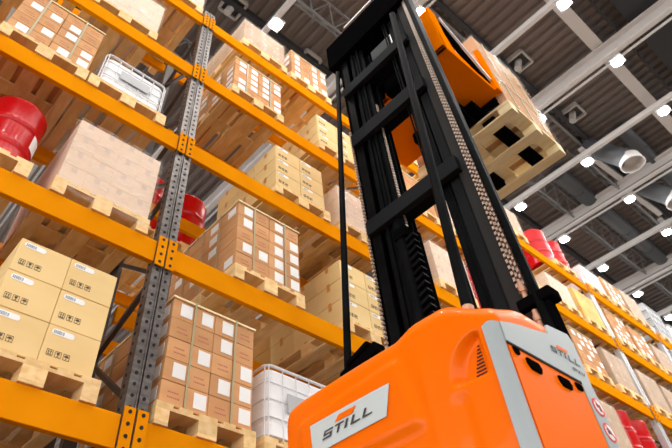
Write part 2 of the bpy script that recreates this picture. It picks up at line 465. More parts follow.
# ------------------------------------------------------------------ cartons
CACHE = {}
def carton_mesh(w_, d_, h_, mat):
    k = ('c', round(w_, 3), round(d_, 3), round(h_, 3), mat)
    if k not in CACHE:
        m = MB(); m.box(0, w_, 0, d_, 0, h_, mat); me = m.mesh('carton')
        bm = bmesh.new(); bm.from_mesh(me)
        bmesh.ops.bevel(bm, geom=bm.edges[:], offset=.004, segments=1, affect='EDGES'); bm.to_mesh(me); bm.free(); CACHE[k] = me
    return CACHE[k]
def cached(key, fn):
    if key not in CACHE: CACHE[key] = fn()
    return CACHE[key]
def label_front(w_, h_):
    def f():
        m = MB(); m.box(w_ * .36, w_ * .90, -.003, -.0005, h_ * .20, h_ * .86, 'label'); return m.mesh('shipping_label')
    return cached(('lf', round(w_, 3), round(h_, 3)), f)
def label_side(d_, h_):
    def f():
        m = MB(); m.box(-.003, -.0005, d_ * .15, d_ * .58, h_ * .22, h_ * .80, 'label'); return m.mesh('shipping_label')
    return cached(('ls', round(d_, 3), round(h_, 3)), f)
def mark_front(w_, h_):
    def f():
        m = MB(); r = random.Random(3)
        for row in range(2):
            x = w_ * .30; z = h_ * (.52 - .22 * row)
            while x < w_ * .74:
                l = r.uniform(.006, .016); m.box(x, x + l, -.0022, -.0003, z, z + h_ * .055, 'redink'); x += l + .006
        return m.mesh('printed_mark')
    return cached(('mf', round(w_, 3), round(h_, 3)), f)
def barcode(w_, h_):
    def f():
        m = MB(); r = random.Random(5); x0, x1 = w_ * .08, w_ * .50; z0, z1 = h_ * .76, h_ * .91
        c = (z1 - z0) / 2; pts = []
        for k in range(9):
            t = math.pi / 2 + math.pi * k / 8; pts.append((x0 + c + c * math.cos(t), -.0005, z0 + c + c * math.sin(t)))
        for k in range(9):
            t = -math.pi / 2 + math.pi * k / 8; pts.append((x1 - c + c * math.cos(t), -.0005, z0 + c + c * math.sin(t)))
        m.poly(pts, 'label', (0, -.0015, 0))
        x = x0 + .012
        while x < x0 + (x1 - x0) * .52:
            l = r.choice((.0022, .004, .006)); m.box(x, x + l, -.0028, -.0015, z0 + .008, z1 - .008, 'barcode'); x += l + r.choice((.002, .0035))
        return m.mesh('barcode_label')
    return cached(('bc', round(w_, 3), round(h_, 3)), f)
def icons(w_, h_):
    def f():
        m = MB(); s_ = h_ * .155; z = h_ * .22; y0, y1 = -.002, -.0003; t = s_ * .06
        for k in range(3):
            x = w_ * .10 + k * s_ * 1.32
            for a in ((x, x + s_, z, z + t), (x, x + s_, z + s_ - t, z + s_), (x, x + t, z, z + s_), (x + s_ - t, x + s_, z, z + s_)):
                m.box(a[0], a[1], y0, y1, a[2], a[3], 'ink')
            if k == 0:      # two up arrows on a line
                m.box(x + s_ * .15, x + s_ * .85, y0, y1, z + s_ * .16, z + s_ * .24, 'ink')
                for q in (.32, .68):
                    m.box(x + s_ * (q - .045), x + s_ * (q + .045), y0, y1, z + s_ * .28, z + s_ * .65, 'ink')
                    m.poly([(x + s_ * (q - .13), y1, z + s_ * .62), (x + s_ * (q + .13), y1, z + s_ * .62), (x + s_ * q, y1, z + s_ * .86)], 'ink', (0, -.0017, 0))
            elif k == 1:    # glass
                m.poly([(x + s_ * .28, y1, z + s_ * .85), (x + s_ * .30, y1, z + s_ * .52), (x + s_ * .5, y1, z + s_ * .42), (x + s_ * .70, y1, z + s_ * .52), (x + s_ * .72, y1, z + s_ * .85)], 'ink', (0, -.0017, 0))
                m.box(x + s_ * .46, x + s_ * .54, y0, y1, z + s_ * .2, z + s_ * .44, 'ink'); m.box(x + s_ * .32, x + s_ * .68, y0, y1, z + s_ * .15, z + s_ * .21, 'ink')
            else:           # umbrella
                pts = [(x + s_ * (.5 + .36 * math.cos(math.pi * j / 10)), y1, z + s_ * (.48 + .34 * math.sin(math.pi * j / 10))) for j in range(11)]
                m.poly(pts, 'ink', (0, -.0017, 0)); m.box(x + s_ * .47, x + s_ * .53, y0, y1, z + s_ * .16, z + s_ * .5, 'ink')
                m.box(x + s_ * .38, x + s_ * .53, y0, y1, z + s_ * .14, z + s_ * .2, 'ink')
        return m.mesh('handling_marks')
    return cached(('ic', round(w_, 3), round(h_, 3)), f)
def side_tape(d_, h_):
    def f():
        m = MB(); m.box(-.0025, -.0005, d_ * .44, d_ * .56, h_ * .72, h_ * 1.0, 'tape')
        m.box(-.0025, -.0005, d_ * .44, d_ * .56, 0, h_ * .10, 'tape'); return m.mesh('tape_strip')
    return cached(('tp', round(d_, 3), round(h_, 3)), f)

def carton_stack(x0, x1, z0, z1, cols, rows, deep, style, loc, y0=3.17, depth=1.16, labels=.5, straps=True, seed=1, cover=True):
    r = random.Random(seed)
    W, D, Hh = (x1 - x0) / cols, depth / deep, (z1 - z0 - (.015 if cover else 0)) / rows
    if style != 'brown': W = (x1 - x0) / cols
    kind = 'brown' if style == 'brown' else 'beige'
    mat = 'carton' if style == 'brown' else 'beige'
    g = '%s cartons %s' % (kind, loc)
    order = {0: 'left', cols - 1: 'right'}
    me = carton_mesh(W - .003, D - .003, Hh - .002, mat)
    for k in range(rows):
        for i in range(cols):
            for j in range(deep):
                if not (j == 0 or i == 0): continue          # only the faces that can be seen
                jit = .004 if style == 'brown' else .002
                loc3 = (x0 + i * W + r.uniform(0, jit), y0 + j * D + r.uniform(0, jit), z0 + k * Hh)
                o = inst('carton', me, None, loc3)
                col = ORD[i] + ' from left' if j == 0 else ORD[j] + ' back along left side'
                tag(o, '%s carton, %s row up, %s, %s' % (kind, ORD[k], col, loc), 'carton', g)
                if style == 'brown':
                    if j == 0:
                        if r.random() < labels: inst('shipping_label', label_front(W, Hh), o)
                        else: inst('printed_mark', mark_front(W, Hh), o)
                    if i == 0 and r.random() < labels * .95: inst('shipping_label', label_side(D, Hh), o)
                else:
                    if j == 0:
                        inst('barcode_label', barcode(W, Hh), o); inst('handling_marks', icons(W, Hh), o)
                    if i == 0 and style == 'beige': inst('tape_strip', side_tape(D, Hh), o)
    if cover:
        o = MB().box(x0 - .01, x1 + .01, y0 - .01, y0 + depth + .01, z1 - .014, z1, 'woodl').build('cover_board'); tag(o, 'thin pale cover board on top of the stack %s' % loc, 'cover board')
    if straps:
        gs = 'packing straps %s' % loc
        t = .003; wd = .016
        xs = [x0 + W, x0 + W * (cols - 1)] if cols > 2 else [x0 + W]
        for n_, xx in enumerate(xs):
            m = MB(); a, b = xx - wd / 2, xx + wd / 2
            m.box(a, b, y0 - .012 - t, y0 - .012, z0 + .002, z1 + .004, 'strap'); m.box(a, b, y0 - .012, y0 + depth + .02, z1 + .001, z1 + .004, 'strap')
            tag(m.build('packing_strap'), 'olive packing strap over the front, %s one, %s' % (('left', 'right')[n_], loc), 'strap', gs)
        for n_, yy in enumerate([y0 + D * (q + 1) for q in range(deep - 1)]):
            m = MB(); a, b = yy - wd / 2, yy + wd / 2
            m.box(x0 - .012 - t, x0 - .012, a, b, z0 + .002, z1 + .006, 'strap'); m.box(x0 - .012, x1 + .012, a, b, z1 + .0045, z1 + .007, 'strap')
            tag(m.build('packing_strap'), 'olive packing strap over the left side, %s one, %s' % (ORD[n_], loc), 'strap', gs)

# ------------------------------------------------------------------ wrapped loads
def wrapped(x0, x1, z0, z1, loc, mat='wrapload', y0=3.17, depth=1.14, seed=1, word='beige', rows=3, cols=3, skirt=0.0):
    r = random.Random(seed)
    e = empty('wrapped_load', (x0, y0, z0), '%s load in clear stretch film, %s' % (word, loc), 'wrapped load', 'film-wrapped pallet loads')
    W, D, Hh = x1 - x0, depth, z1 - z0
    m = MB()
    def bulge(face_u, face_v): return .012 * math.sin(face_u * math.pi * cols) ** 2 * math.sin(face_v * math.pi * rows) ** 2
    # stack of boxes as one block, grooves between them
    g = .0012
    for i in range(cols):
        for k in range(rows):
            for j in range(3):
                if i > 0 and j > 0 and i < cols - 1 and j < 2: continue
                m.box(W * i / cols + g, W * (i + 1) / cols - g, D * j / 3 + g, D * (j + 1) / 3 - g, Hh * k / rows + g * (k > 0), Hh * (k + 1) / rows - g, mat)
    m.box(.003, W - .003, .003, D - .003, .003, Hh - .003, mat)
    m.build('stacked_goods', e, bevel=.0012)
    if mat in ('wrapload', 'wrappink'):
        p = MB()
        for i in range(cols):
            for k in range(rows):
                cx = W * (i + .5) / cols; z = Hh * (k + 1) / rows
                p.box(cx - .022, cx + .022, .0005, .004 - .001, z - .06, z - .006, 'patch')
        p.build('tape_patches', e)
    # film: subdivided skin with random creases
    f = MB(); nx, nz = 12, 16; vs = []; q = .018
    ring = []
    def rp(t):     # perimeter param 0..4
        k = int(t) % 4; u = t - int(t)
        a = [(-q, -q), (W + q, -q), (W + q, D + q), (-q, D + q)]
        p0, p1 = a[k], a[(k + 1) % 4]
        return p0[0] + (p1[0] - p0[0]) * u, p0[1] + (p1[1] - p0[1]) * u
    N = 48
    for kz in range(nz + 1):
        z = .002 - skirt + (Hh + .01 + skirt) * kz / nz
        for i in range(N):
            a, b = rp(4 * i / N)
            am = .003 if kz > 2 else .012
            vs.append((a + r.uniform(-am, am), b + r.uniform(-am, am), z))
    fs = [(k * N + i, k * N + (i + 1) % N, (k + 1) * N + (i + 1) % N, (k + 1) * N + i) for k in range(nz) for i in range(N)]
    f.add(vs, fs, 'film', True)
    top = [(0 - q, -q, Hh + .008), (W + q, -q, Hh + .008), (W + q, D + q, Hh + .008), (-q, D + q, Hh + .008)]
    f.add(top, [(0, 1, 2, 3)], 'film')
    f.build('stretch_film', e)
    return e

# ------------------------------------------------------------------ drums, tanks, crates
def drum_mesh(r=.285, h=.87):
    prof = [(.0, .02), (r - .02, .02), (r - .015, 0), (r + .004, 0), (r + .004, .02), (r - .004, .03)]
    for zc in (h / 3, 2 * h / 3):
        prof += [(r - .004, zc - .05), (r - .004, zc - .02), (r + .007, zc - .008), (r + .007, zc + .008), (r - .004, zc + .02), (r - .004, zc + .05)]
    prof += [(r - .004, h * .93), (r + .006, h - .018), (r + .006, h), (r - .01, h), (r - .015, h - .02), (.0, h - .02)]
    return MB().lathe((0, 0, 0), prof, 'red', 40).mesh('barrel')
DM = drum_mesh()
def drum_label():
    m = MB(); r = .2875; vs = []; n = 6
    for k in range(n + 1):
        a = -1.15 + .55 * k / n
        for z in (.38, .58): vs.append((r * math.cos(a), r * math.sin(a), z))
    m.add(vs, [(2 * k, 2 * k + 2, 2 * k + 3, 2 * k + 1) for k in range(n)], 'label', True); return m.mesh('paper_label')
DL = drum_label()
DB = MB().tube((.17, 0, .85), (.17, 0, .875), .03, 'steel', 12).mesh('bung')
def drum(x, y, z, label, rot=0.0, lab=True, s=1.0):
    e = empty('steel_drum', (x, y, z), label, 'drum', 'red steel drums')
    e.rotation_euler = (0, 0, rot); e.scale = (s, s, s)
    inst('barrel', DM, e); inst('bung', DB, e)
    if lab: inst('paper_label', DL, e)
    return e
def ibc(x0, x1, z0, z1, label, y0=3.17, depth=1.1):
    e = empty('tank_container', (x0, y0, z0), label, 'tank', 'white caged liquid tanks')
    W, D, Hh = x1 - x0, depth, z1 - z0
    m = MB(); N = 40; rr = .09; vs = []
    lv = [(.02, -.04), (.035, 0), (Hh * .2, .0), (Hh * .24, -.007), (Hh * .28, .0), (Hh * .48, 0), (Hh * .52, -.007), (Hh * .56, 0), (Hh * .75, 0), (Hh * .79, -.007), (Hh * .83, 0), (Hh - .05, 0), (Hh - .025, -.012), (Hh - .012, -.04), (Hh - .008, -.12)]
    def per(t, off):
        rr_ = .06; i = int(round(t * N)) % N; q = N // 4; k = i // q; j = i % q
        xa, xb, ya, yb = .022 - off, W - .022 + off, .022 - off, D - .022 + off
        cs = ((xb - rr_, yb - rr_), (xa + rr_, yb - rr_), (xa + rr_, ya + rr_), (xb - rr_, ya + rr_))
        a = math.pi / 2 * (k + j / (q - 1)); c = cs[k]
        return c[0] + rr_ * math.cos(a), c[1] + rr_ * math.sin(a)
    for z, off in lv:
        for i in range(N):
            a, b = per(i / N, off); vs.append((a, b, z))
    fs = [(k * N + i, k * N + (i + 1) % N, (k + 1) * N + (i + 1) % N, (k + 1) * N + i) for k in range(len(lv) - 1) for i in range(N)]
    fs += [tuple(range(N))[::-1], tuple(range((len(lv) - 1) * N, len(lv) * N))]
    m.add(vs, fs, 'ibc', False); m.build('bottle', e)
    c = MB(); t = .0055
    for k in range(5):
        z = .03 + (Hh - .04) * k / 4
        pts = [(*per(i / N, .014), z) for i in range(N + 1)]; c.path(pts, t if k < 4 else .012, 'cage', 6)
    nxx = 5
    for s_ in (0, 1):
        for i in range(nxx + 1):
            x = .03 + (W - .06) * i / nxx; y = .008 if s_ == 0 else D - .008
            c.tube((x, y, 0), (x, y, Hh - .01), t, 'cage', 6)
            y2 = .03 + (D - .06) * i / nxx; x2 = .008 if s_ == 0 else W - .008
            c.tube((x2, y2, 0), (x2, y2, Hh - .01), t, 'cage', 6)
    c.build('cage', e)
    p = MB(); p.box(W * .28, W * .74, -.004, .002, Hh * .40, Hh * .66, 'cratewhite'); p.build('name_plate', e)
    MB().tube((W / 2, D / 2, Hh - .02), (W / 2, D / 2, Hh + .02), .09, 'ibc', 20).build('lid', e)
    return e
def crates(x0, x1, z0, n, loc, y0=3.17, depth=1.1):
    hh = .22
    for k in range(n):
        e = empty('plastic_crate', (x0, y0, z0 + k * hh), 'grey plastic crate, %s from the bottom, %s' % (ORD[k], loc), 'crate', 'grey crates ' + loc)
        W, D = x1 - x0, depth; m = MB(); m.box(.01, W - .01, .01, D - .01, 0, .02, 'cratewhite')
        for a in ((0, W, 0, .02), (0, W, D - .02, D), (0, .02, .02, D - .02), (W - .02, W, .02, D - .02)):
            m.box(a[0], a[1], a[2], a[3], 0, hh - .03, 'cratewhite')
        m.build('tub', e, bevel=.004)
        q = MB()
        for a in ((-.012, W + .012, -.012, .0), (-.012, .0, 0, D)):
            q.box(a[0], a[1], a[2], a[3], hh - .06, hh - .03, 'cratewhite')
        for i in range(5):
            q.box(W * i / 4 - .008, W * i / 4 + .008, -.012, 0, 0, hh - .03, 'cratewhite')
        q.build('ribs', e)

def L(l): return LV[l]
def pal(x0, x1, l, loc, y=3.15): return pallet((x0 + x1) / 2, y, L(l), 'pale wooden pallet %s' % loc)
def zc(l): return L(l) + .146
C1 = CAMZ
# ---- left bay
pal(.42, 1.20, 2, 'under the barcode cartons left of the nearest upright')
carton_stack(.465, 1.145, zc(2), 2.515 + C1, 2, 3, 3, 'plainbeige', 'lowest left barcode stack', straps=False, seed=2, cover=False)
pal(.50, 1.27, 3, 'under the wrapped load left of the nearest upright')
wrapped(.51, 1.26, zc(3), 3.84 + C1, 'above the barcode cartons in the left bay', seed=3, word='pinkish', rows=4, cols=4, mat='wrappink', skirt=.11)
pal(-.45, .33, 3, 'under the red drums at the left edge')
drum(.10, 3.50, zc(3) , 'glossy red steel drum with paper label standing in front at left', .35, s=.81)
drum(-.47, 3.60, zc(3), 'red steel drum cut by the left picture edge', .8, False, s=.84)
drum(.06, 4.06, zc(3), 'red steel drum behind the front drum at left', .1, False, s=.90)
pal(-.38, .40, 4, 'under the cartons with white labels at top left')
carton_stack(-.36, .385, zc(4), 5.17 + C1, 4, 5, 1, 'brown', 'top left fourth-row stack', seed=4)
pal(.45, 1.17, 4, 'under the white caged tank at upper left')
ibc(.48, 1.15, zc(4), 4.93 + C1, 'white caged liquid tank on its pallet left of the nearest upright')
pal(.10, .88, 5, 'under the wrapped load at the top left edge')
wrapped(.12, .87, zc(5), 6.40 + C1, 'at the top left above the white tank', mat='wrappink', seed=5, rows=3, cols=3)
pal(-.75, .03, 5, 'out of view at upper left')
pal(.56, 1.34, 6, 'at the very top left of the upper beam')
wrapped(.58, 1.34, zc(6), 7.5 + C1, 'on the top beam left of the nearest upright', mat='wrappink', seed=6)
# ---- second bay
pal(1.58, 2.36, 2, 'under the large strapped stack right of the nearest upright')
carton_stack(1.60, 2.335, zc(2), 2.565 + C1, 4, 5, 4, 'brown', 'lowest stack right of upright', seed=11, labels=.55)
pal(2.45, 3.2, 2, 'under the white tank beside the truck')
ibc(2.46, 3.20, zc(2), 2.33 + C1, 'white caged liquid tank beside the orange truck body')
pal(2.10, 2.88, 3, 'under the tall strapped stack on the second level')
carton_stack(2.11, 2.85, zc(3), 3.90 + C1, 4, 5, 4, 'brown', 'second-level strapped stack', seed=12, labels=.5)
pal(3.40, 4.18, 3, 'under the barcode cartons behind the left mast rod')
carton_stack(3.41, 4.15, zc(3), 3.84 + C1, 2, 3, 3, 'beige', 'stack behind left mast rod', straps=False, seed=13, cover=False)
pal(2.55, 3.33, 4, 'under the taped beige cartons on the third level')
carton_stack(2.57, 3.28, zc(4), 5.13 + C1, 2, 3, 3, 'beige', 'third-level taped stack', straps=False, seed=14, cover=False)
pal(3.50, 4.28, 4, 'under the wrapped load just left of the mast')
wrapped(3.52, 4.25, zc(4), 5.06 + C1, 'third level, just left of the mast', mat='wrappink', seed=15)
pal(1.90, 2.68, 5, 'under the label cartons on the fourth level')
carton_stack(1.92, 2.66, zc(5), 6.42 + C1, 4, 5, 4, 'brown', 'fourth-level strapped stack', seed=16, labels=.75)
pal(3.27, 4.05, 5, 'under the beige cartons on the fourth level')
carton_stack(3.29, 4.02, zc(5), 6.37 + C1, 2, 3, 3, 'beige', 'fourth-level stack left of mast', straps=False, seed=17, cover=False)
pal(1.99, 2.77, 6, 'under the tall wrapped load on the top level')
wrapped(2.01, 2.74, zc(6), 7.61 + C1, 'tall, on the top level below the left lamp', seed=18, rows=4)
pal(2.84, 3.62, 6, 'under the label cartons on the top level')
carton_stack(2.88, 3.58, zc(6), 7.67 + C1, 4, 4, 3, 'brown', 'top-level stack left of mast', seed=19, labels=.75, straps=False)
# ---- bay behind the mast
pal(5.2, 6.0, 4, 'under the wrapped load seen through the mast')
wrapped(5.25, 6.0, zc(4), 5.12 + C1, 'seen between the mast rails', mat='wrappink', seed=21)
pal(6.4, 7.2, 4, 'under the red drums seen through the mast')
for k, (a, b) in enumerate(((6.62, 3.46), (7.2, 3.46))):
    drum(a, b, zc(4), 'red steel drum seen through the mast gap, %s' % ('nearer', 'farther')[k], s=.95)
pal(4.9, 5.7, 5, 'under the label cartons seen through the mast')
carton_stack(4.92, 5.66, zc(5), 6.4 + C1, 3, 4, 2, 'brown', 'stack seen through the mast', seed=22, straps=False)
pal(5.9, 6.7, 5, 'second one seen through the mast')
wrapped(5.95, 6.65, zc(5), 6.4 + C1, 'fourth level, seen through the mast', seed=23)
pal(4.75, 5.53, 6, 'on the top level behind the mast head')
pal(5.75, 6.53, 6, 'on the top level behind the cab, nearer')
pal(6.6, 7.38, 6, 'on the top level behind the cab, farther')
pal(4.8, 5.6, 3, 'low behind the mast foot')
wrapped(4.85, 5.55, zc(3), 3.8 + C1, 'low behind the mast foot', seed=24)
# ---- bay right of the mast
pal(7.85, 8.63, 6, 'under the wrapped load right of the mast, top level')
wrapped(7.87, 8.62, zc(6), 7.62 + C1, 'top level, touching the mast edge', seed=31)
pal(9.55, 10.33, 6, 'under the red drums on the top level')
drum(9.70, 3.47, zc(6), 'red drum on the top level, left of the pair', s=.95)
drum(10.28, 3.47, zc(6), 'red drum on the top level, right of the pair', .5, s=.95)
pal(8.75, 9.53, 5, 'under the wrapped load beside the mast foot, fourth level')
wrapped(8.77, 9.5, zc(5), 6.30 + C1, 'fourth level, beside the yellow load', seed=33, word='whitish', mat='wrappink')
pal(9.72, 10.5, 5, 'under the yellow wrapped load')
wrapped(9.74, 10.48, zc(5), 6.42 + C1, 'below the red drums', 'wrapyel', seed=34, word='yellow')
pal(7.8, 8.55, 5, 'behind the mast foot, fourth level')
pal(8.68, 9.46, 4, 'under the label cartons above the truck corner')
carton_stack(8.70, 9.44, zc(4), 5.15 + C1, 4, 5, 3, 'brown', 'stack above the truck side logo', seed=35, labels=.6, straps=False)
pal(9.70, 10.48, 4, 'under the tall wrapped load left of the bright upright')
wrapped(9.72, 10.46, zc(4), 5.13 + C1, 'tall, left of the first bright upright', seed=36)
pal(8.3, 9.05, 3, 'under the wrapped load beside the warning stickers')
wrapped(8.30, 9.05, zc(3), 3.87 + C1, 'beside the truck warning stickers', seed=37)
pal(9.3, 10.08, 3, 'under the red drums at bottom right')
drum(9.48, 3.46, zc(3), 'red drum at the bottom right, left of the pair', .2, False, s=.94)
drum(10.06, 3.46, zc(3), 'red drum at the bottom right, right of the pair', .2, False, s=.94)
# ---- far right bay
pal(10.85, 11.6, 6, 'under the white wrapped load, top level')
wrapped(10.86, 11.58, zc(6), 7.52 + C1, 'top level right of the red drums', 'wrapwhite', seed=32, word='white')
pal(11.75, 12.5, 6, 'under far label cartons, top level')
carton_stack(11.77, 12.5, zc(6), 7.62 + C1, 3, 4, 2, 'brown', 'top-level far right stack', seed=41, labels=.6, straps=False)
pal(12.65, 13.4, 6, 'under the far wrapped load, top level')
wrapped(12.67, 13.4, zc(6), 7.70 + C1, 'far right on the top level', seed=42)
pal(10.87, 11.65, 5, 'under the label cartons right of the bright upright')
carton_stack(10.88, 11.63, zc(5), 6.42 + C1, 4, 5, 3, 'brown', 'stack right of the bright upright', seed=43, labels=.6, straps=False)
pal(11.75, 12.5, 5, 'farther one right of the bright upright')
carton_stack(11.78, 12.48, zc(5), 6.38 + C1, 3, 4, 1, 'brown', 'farther stack right of bright upright', seed=45, labels=.6, straps=False)
pal(12.65, 13.4, 5, 'last one before the second bright upright')
wrapped(12.67, 13.4, zc(5), 6.3 + C1, 'fourth level before the second bright upright', seed=47)
pal(10.9, 11.68, 4, 'under the wrapped load at the lower right edge')
wrapped(10.9, 11.65, zc(4), 5.13 + C1, 'third level at the lower right edge', seed=44)
pal(11.8, 12.55, 4, 'farther one at the lower right edge')
wrapped(11.8, 12.55, zc(4), 5.1 + C1, 'third level, farther at the right edge', seed=46)
# ---- farthest bay
for l, a in ((6, 13.9), (5, 13.9)):
    pal(a, a + .8, l, 'under the grey crates, %s' % LVN[l])
    crates(a, a + .8, zc(l), 4, 'on the %s of the farthest bay' % LVN[l])
    pal(a + 1.2, a + 2.0, l, 'under the far caged tank, %s' % LVN[l])
    ibc(a + 1.2, a + 2.0, zc(l), zc(l) + .75, 'white caged tank in the farthest bay, %s' % LVN[l])
pal(13.9, 14.7, 4, 'under the far wrapped load, third level')
wrapped(13.92, 14.7, zc(4), zc(4) + .75, 'third level of the farthest bay', seed=51)

# ------------------------------------------------------------------ back-to-back rack behind
YB = 4.62
for i, x in enumerate(UX[:4]):
    e = empty('rack_upright', (x, YB, 0), 'steel rack upright frame of the row behind, %s' % ['left', 'behind the nearest upright', 'behind the mast', 'behind the cab'][i], 'rack upright', 'rack upright frames')
    inst('front_post', rpm, e, (0, .05, 0)).scale = (1, 1, .72); inst('rear_post', rpm, e, (0, 1.1, 0)).scale = (1, 1, .72)
for b in range(3):
    for l in (2, 3, 4):
        for y, rr in ((YB, 'front'), (YB + 1.05, 'back')):
            e = empty('rack_beam', (0, 0, 0), 'orange %s beam of the row behind, %s, %s' % (rr, LVN[l], BAYN[b]), 'rack beam', 'beams of the row behind')
            MB().box(UX[b] + .06, UX[b + 1] - .06, y, y + .05, L(l) - .15, L(l), 'beam').build('rail', e)
def backpal(x, l, loc): return pallet(x, YB - .04, L(l), 'wooden pallet in the row behind, %s' % loc)
backpal(2.0, 4, 'under the red drums behind the nearest upright')
drum(1.82, YB + .3, zc(4), 'red drum in the row behind, just right of nearest upright', 0, False)
drum(2.42, YB + .3, zc(4), 'red drum in the row behind, second right of nearest upright', 0, False)
backpal(4.0, 3, 'beige cartons above the white tank')
carton_stack(3.63, 4.37, zc(3), zc(3) + .7, 2, 3, 1, 'beige', 'row behind, above the tank', y0=YB, straps=False, seed=61, cover=False)
backpal(3.0, 3, 'nearer, above the white tank')
carton_stack(2.63, 3.37, zc(3), zc(3) + .7, 2, 3, 1, 'beige', 'row behind, left of the tank', y0=YB, straps=False, seed=62, cover=False)
backpal(.9, 2, 'behind the barcode cartons')
wrapped(.55, 1.28, zc(2), zc(2) + .8, 'row behind the barcode cartons', y0=YB, seed=63)
backpal(.2, 3, 'behind the red drums at left')
backpal(2.1, 2, 'behind the lowest strapped stack')

# ------------------------------------------------------------------ the reach truck
TR = empty('order_picker_truck', (1.66, 1.4, 0), 'orange high-lift order picker truck with black mast and raised cab', 'forklift')
def part(mb, name, parent=None, bevel=0.0):
    """mesh given in world coordinates, parented to the truck (or to one of its parts)"""
    o = mb.build(name, bevel=bevel); o.parent = parent or TR
    o.matrix_parent_inverse = Matrix.Translation((-1.66, -1.4, 0))
    return o
def sub(mb, name, parent, bevel=0.0):
    o = mb.build(name, bevel=bevel); o.parent = parent
    o.matrix_parent_inverse = Matrix.Identity(4)
    return o
YS, YL, XR, XF = .85, 2.08, 1.66, 2.27
# --- body shell: plan outline swept up, rounded at the top
def outline(off, corner_r):
    """closed plan: from front left, round the rear, to front right; inset by off"""
    pts = []
    y0, y1, x0 = YS + off, YL - off, XR + off
    rr, rl = max(.005, corner_r - off * .4), max(.005, .16 - off * .4)
    for k in range(14): pts.append((XF - (XF - x0 - rl) * k / 13, y1))
    for k in range(1, 12):
        t = math.pi / 2 * k / 11; pts.append((x0 + rl - rl * math.sin(t), y1 - rl + rl * math.cos(t)))
    n = 120
    for k in range(1, n + 1):
        pts.append((x0, y1 - rl - (y1 - rl - y0 - rr) * k / n))
    for k in range(1, 12):
        t = math.pi / 2 * k / 11; pts.append((x0 + rr - rr * math.cos(t), y0 + rr - rr * math.sin(t)))
    for k in range(1, 20): pts.append((x0 + rr + (XF - x0 - rr) * k / 19, y0))
    return pts
def sstep(a, b, t):
    t = max(0, min(1, (t - a) / (b - a))); return t * t * (3 - 2 * t)
def ztop(x, y):
    z = 1.300 + CAMZ
    z += .032 * sstep(1.32, 1.18, y)
    z -= .085 * sstep(1.06, .85, y) * (1 - sstep(1.66, 1.98, x))
    z -= .02 * sstep(1.95, 2.08, y)
    return z
def rear_shape(x, y, z):
    """bowed rear with raised plate field, scoop and creases; returns dx (negative = out)"""
    zr = z - CAMZ; d = 0.0
    d += .016 * ((y - 1.42) / .57) ** 2                       # bow
    # raised field around the name plate
    a = sstep(1.235, 1.29, y + (1.06 - zr) * .25) * sstep(1.93, 1.87, y) * sstep(.88, .93, zr) * sstep(1.19, 1.15, zr + (y - 1.6) * .05)
    d -= .016 * a
    # air scoop
    if zr > .96:
        q = 1 - ((zr - .985) / .145) ** 2
        if q > 0:
            ym = .955 + .125 * math.sqrt(q)
            d += .034 * sstep(0, .055, ym - y) * sstep(.972, .988, zr) * sstep(.915, .938, y)
    # crease down from the hump
    d -= .007 * math.exp(-((y - (1.185 - (1.1 - zr) * .05)) / .03) ** 2) * sstep(1.24, 1.05, zr)
    d += .010 * math.exp(-((y - (1.06 - (1.1 - zr) * .03)) / .030) ** 2) * sstep(.965, .92, zr)
    return d
body = MB(); rings = []; NV = 130
zlow = .12
for k in range(NV + 1):
    rings.append((0.0, k / NV))
shell = []; base = outline(0, .075)
NP = len(base)
topr = .085
def ring(off, fz, drop):
    o = outline(off, .075); out = []
    for i, (x, y) in enumerate(o):
        bx, by = base[i]; zt = ztop(bx, by)
        z = zlow + (zt - topr - zlow) * fz + drop
        wgt = 0
        if by < YL - .1 and bx < XR + .05: wgt = sstep(YL, YL - .2, by) * sstep(YS + .005, YS + .07, by)
        dx = rear_shape(x, by, z) * wgt * (1 if off < .03 else max(0, 1 - (off - .03) / .05)) if wgt else 0
        out.append((x + dx, y, z))
    return out
for k in range(NV + 1):
    shell += ring(0, (k / NV) ** .6, 0)
nr = NV + 1
for k in range(1, 9):
    t = math.pi / 2 * k / 8
    shell += ring(topr * (1 - math.cos(t)), 1, topr * math.sin(t)); nr += 1
fs = [(a * NP + i, a * NP + i + 1, (a + 1) * NP + i + 1, (a + 1) * NP + i) for a in range(nr - 1) for i in range(NP - 1)]
body.add(shell, fs, 'truck', True)
last = shell[-NP:]
# top surface filled by strips from side to side
strip = []; rows_ = 10; half = NP // 2
for q in range(rows_ + 1):
    for i in range(half + 1):
        a = last[i]; b = last[NP - 1 - i]; u = q / rows_
        strip.append((a[0] + (b[0] - a[0]) * u, a[1] + (b[1] - a[1]) * u, a[2] + (b[2] - a[2]) * u))
hw_ = half + 1
body.add(strip, [(q * hw_ + i, q * hw_ + i + 1, (q + 1) * hw_ + i + 1, (q + 1) * hw_ + i) for q in range(rows_) for i in range(half)], 'truck', True)
# front wall
body.box(XF - .01, XF, YS + .01, YL - .01, zlow, 2.12, 'truck')
bo = part(body, 'body_shell')

# --- name plate on the rear with logo lettering
def on_rear(y, zr, out=.004):
    return (XR + rear_shape(XR, y, zr + CAMZ) - out, y, zr + CAMZ)
def rear_patch(corners, mat, out, n=16, rnd=None, mb=None):
    """bilinear patch lying on the curved rear; corners (y,z) tl,tr,br,bl"""
    m = mb or MB(); tl, tr, br, bl = corners; vs = []
    for j in range(n + 1):
        v = j / n
        for i in range(n + 1):
            u = i / n
            y = (tl[0] * (1 - u) + tr[0] * u) * (1 - v) + (bl[0] * (1 - u) + br[0] * u) * v
            z = (tl[1] * (1 - u) + tr[1] * u) * (1 - v) + (bl[1] * (1 - u) + br[1] * u) * v
            vs.append(on_rear(y, z, out))
    m.add(vs, [(j * (n + 1) + i, j * (n + 1) + i + 1, (j + 1) * (n + 1) + i + 1, (j + 1) * (n + 1) + i) for j in range(n) for i in range(n)], mat, True)
    return m
PT = [(1.812, 1.113), (1.334, 1.103), (1.362, 1.010), (1.805, .930)]
pc = [(1.815, 1.110), (1.335, 1.103), (1.335, .985), (1.812, .985)]
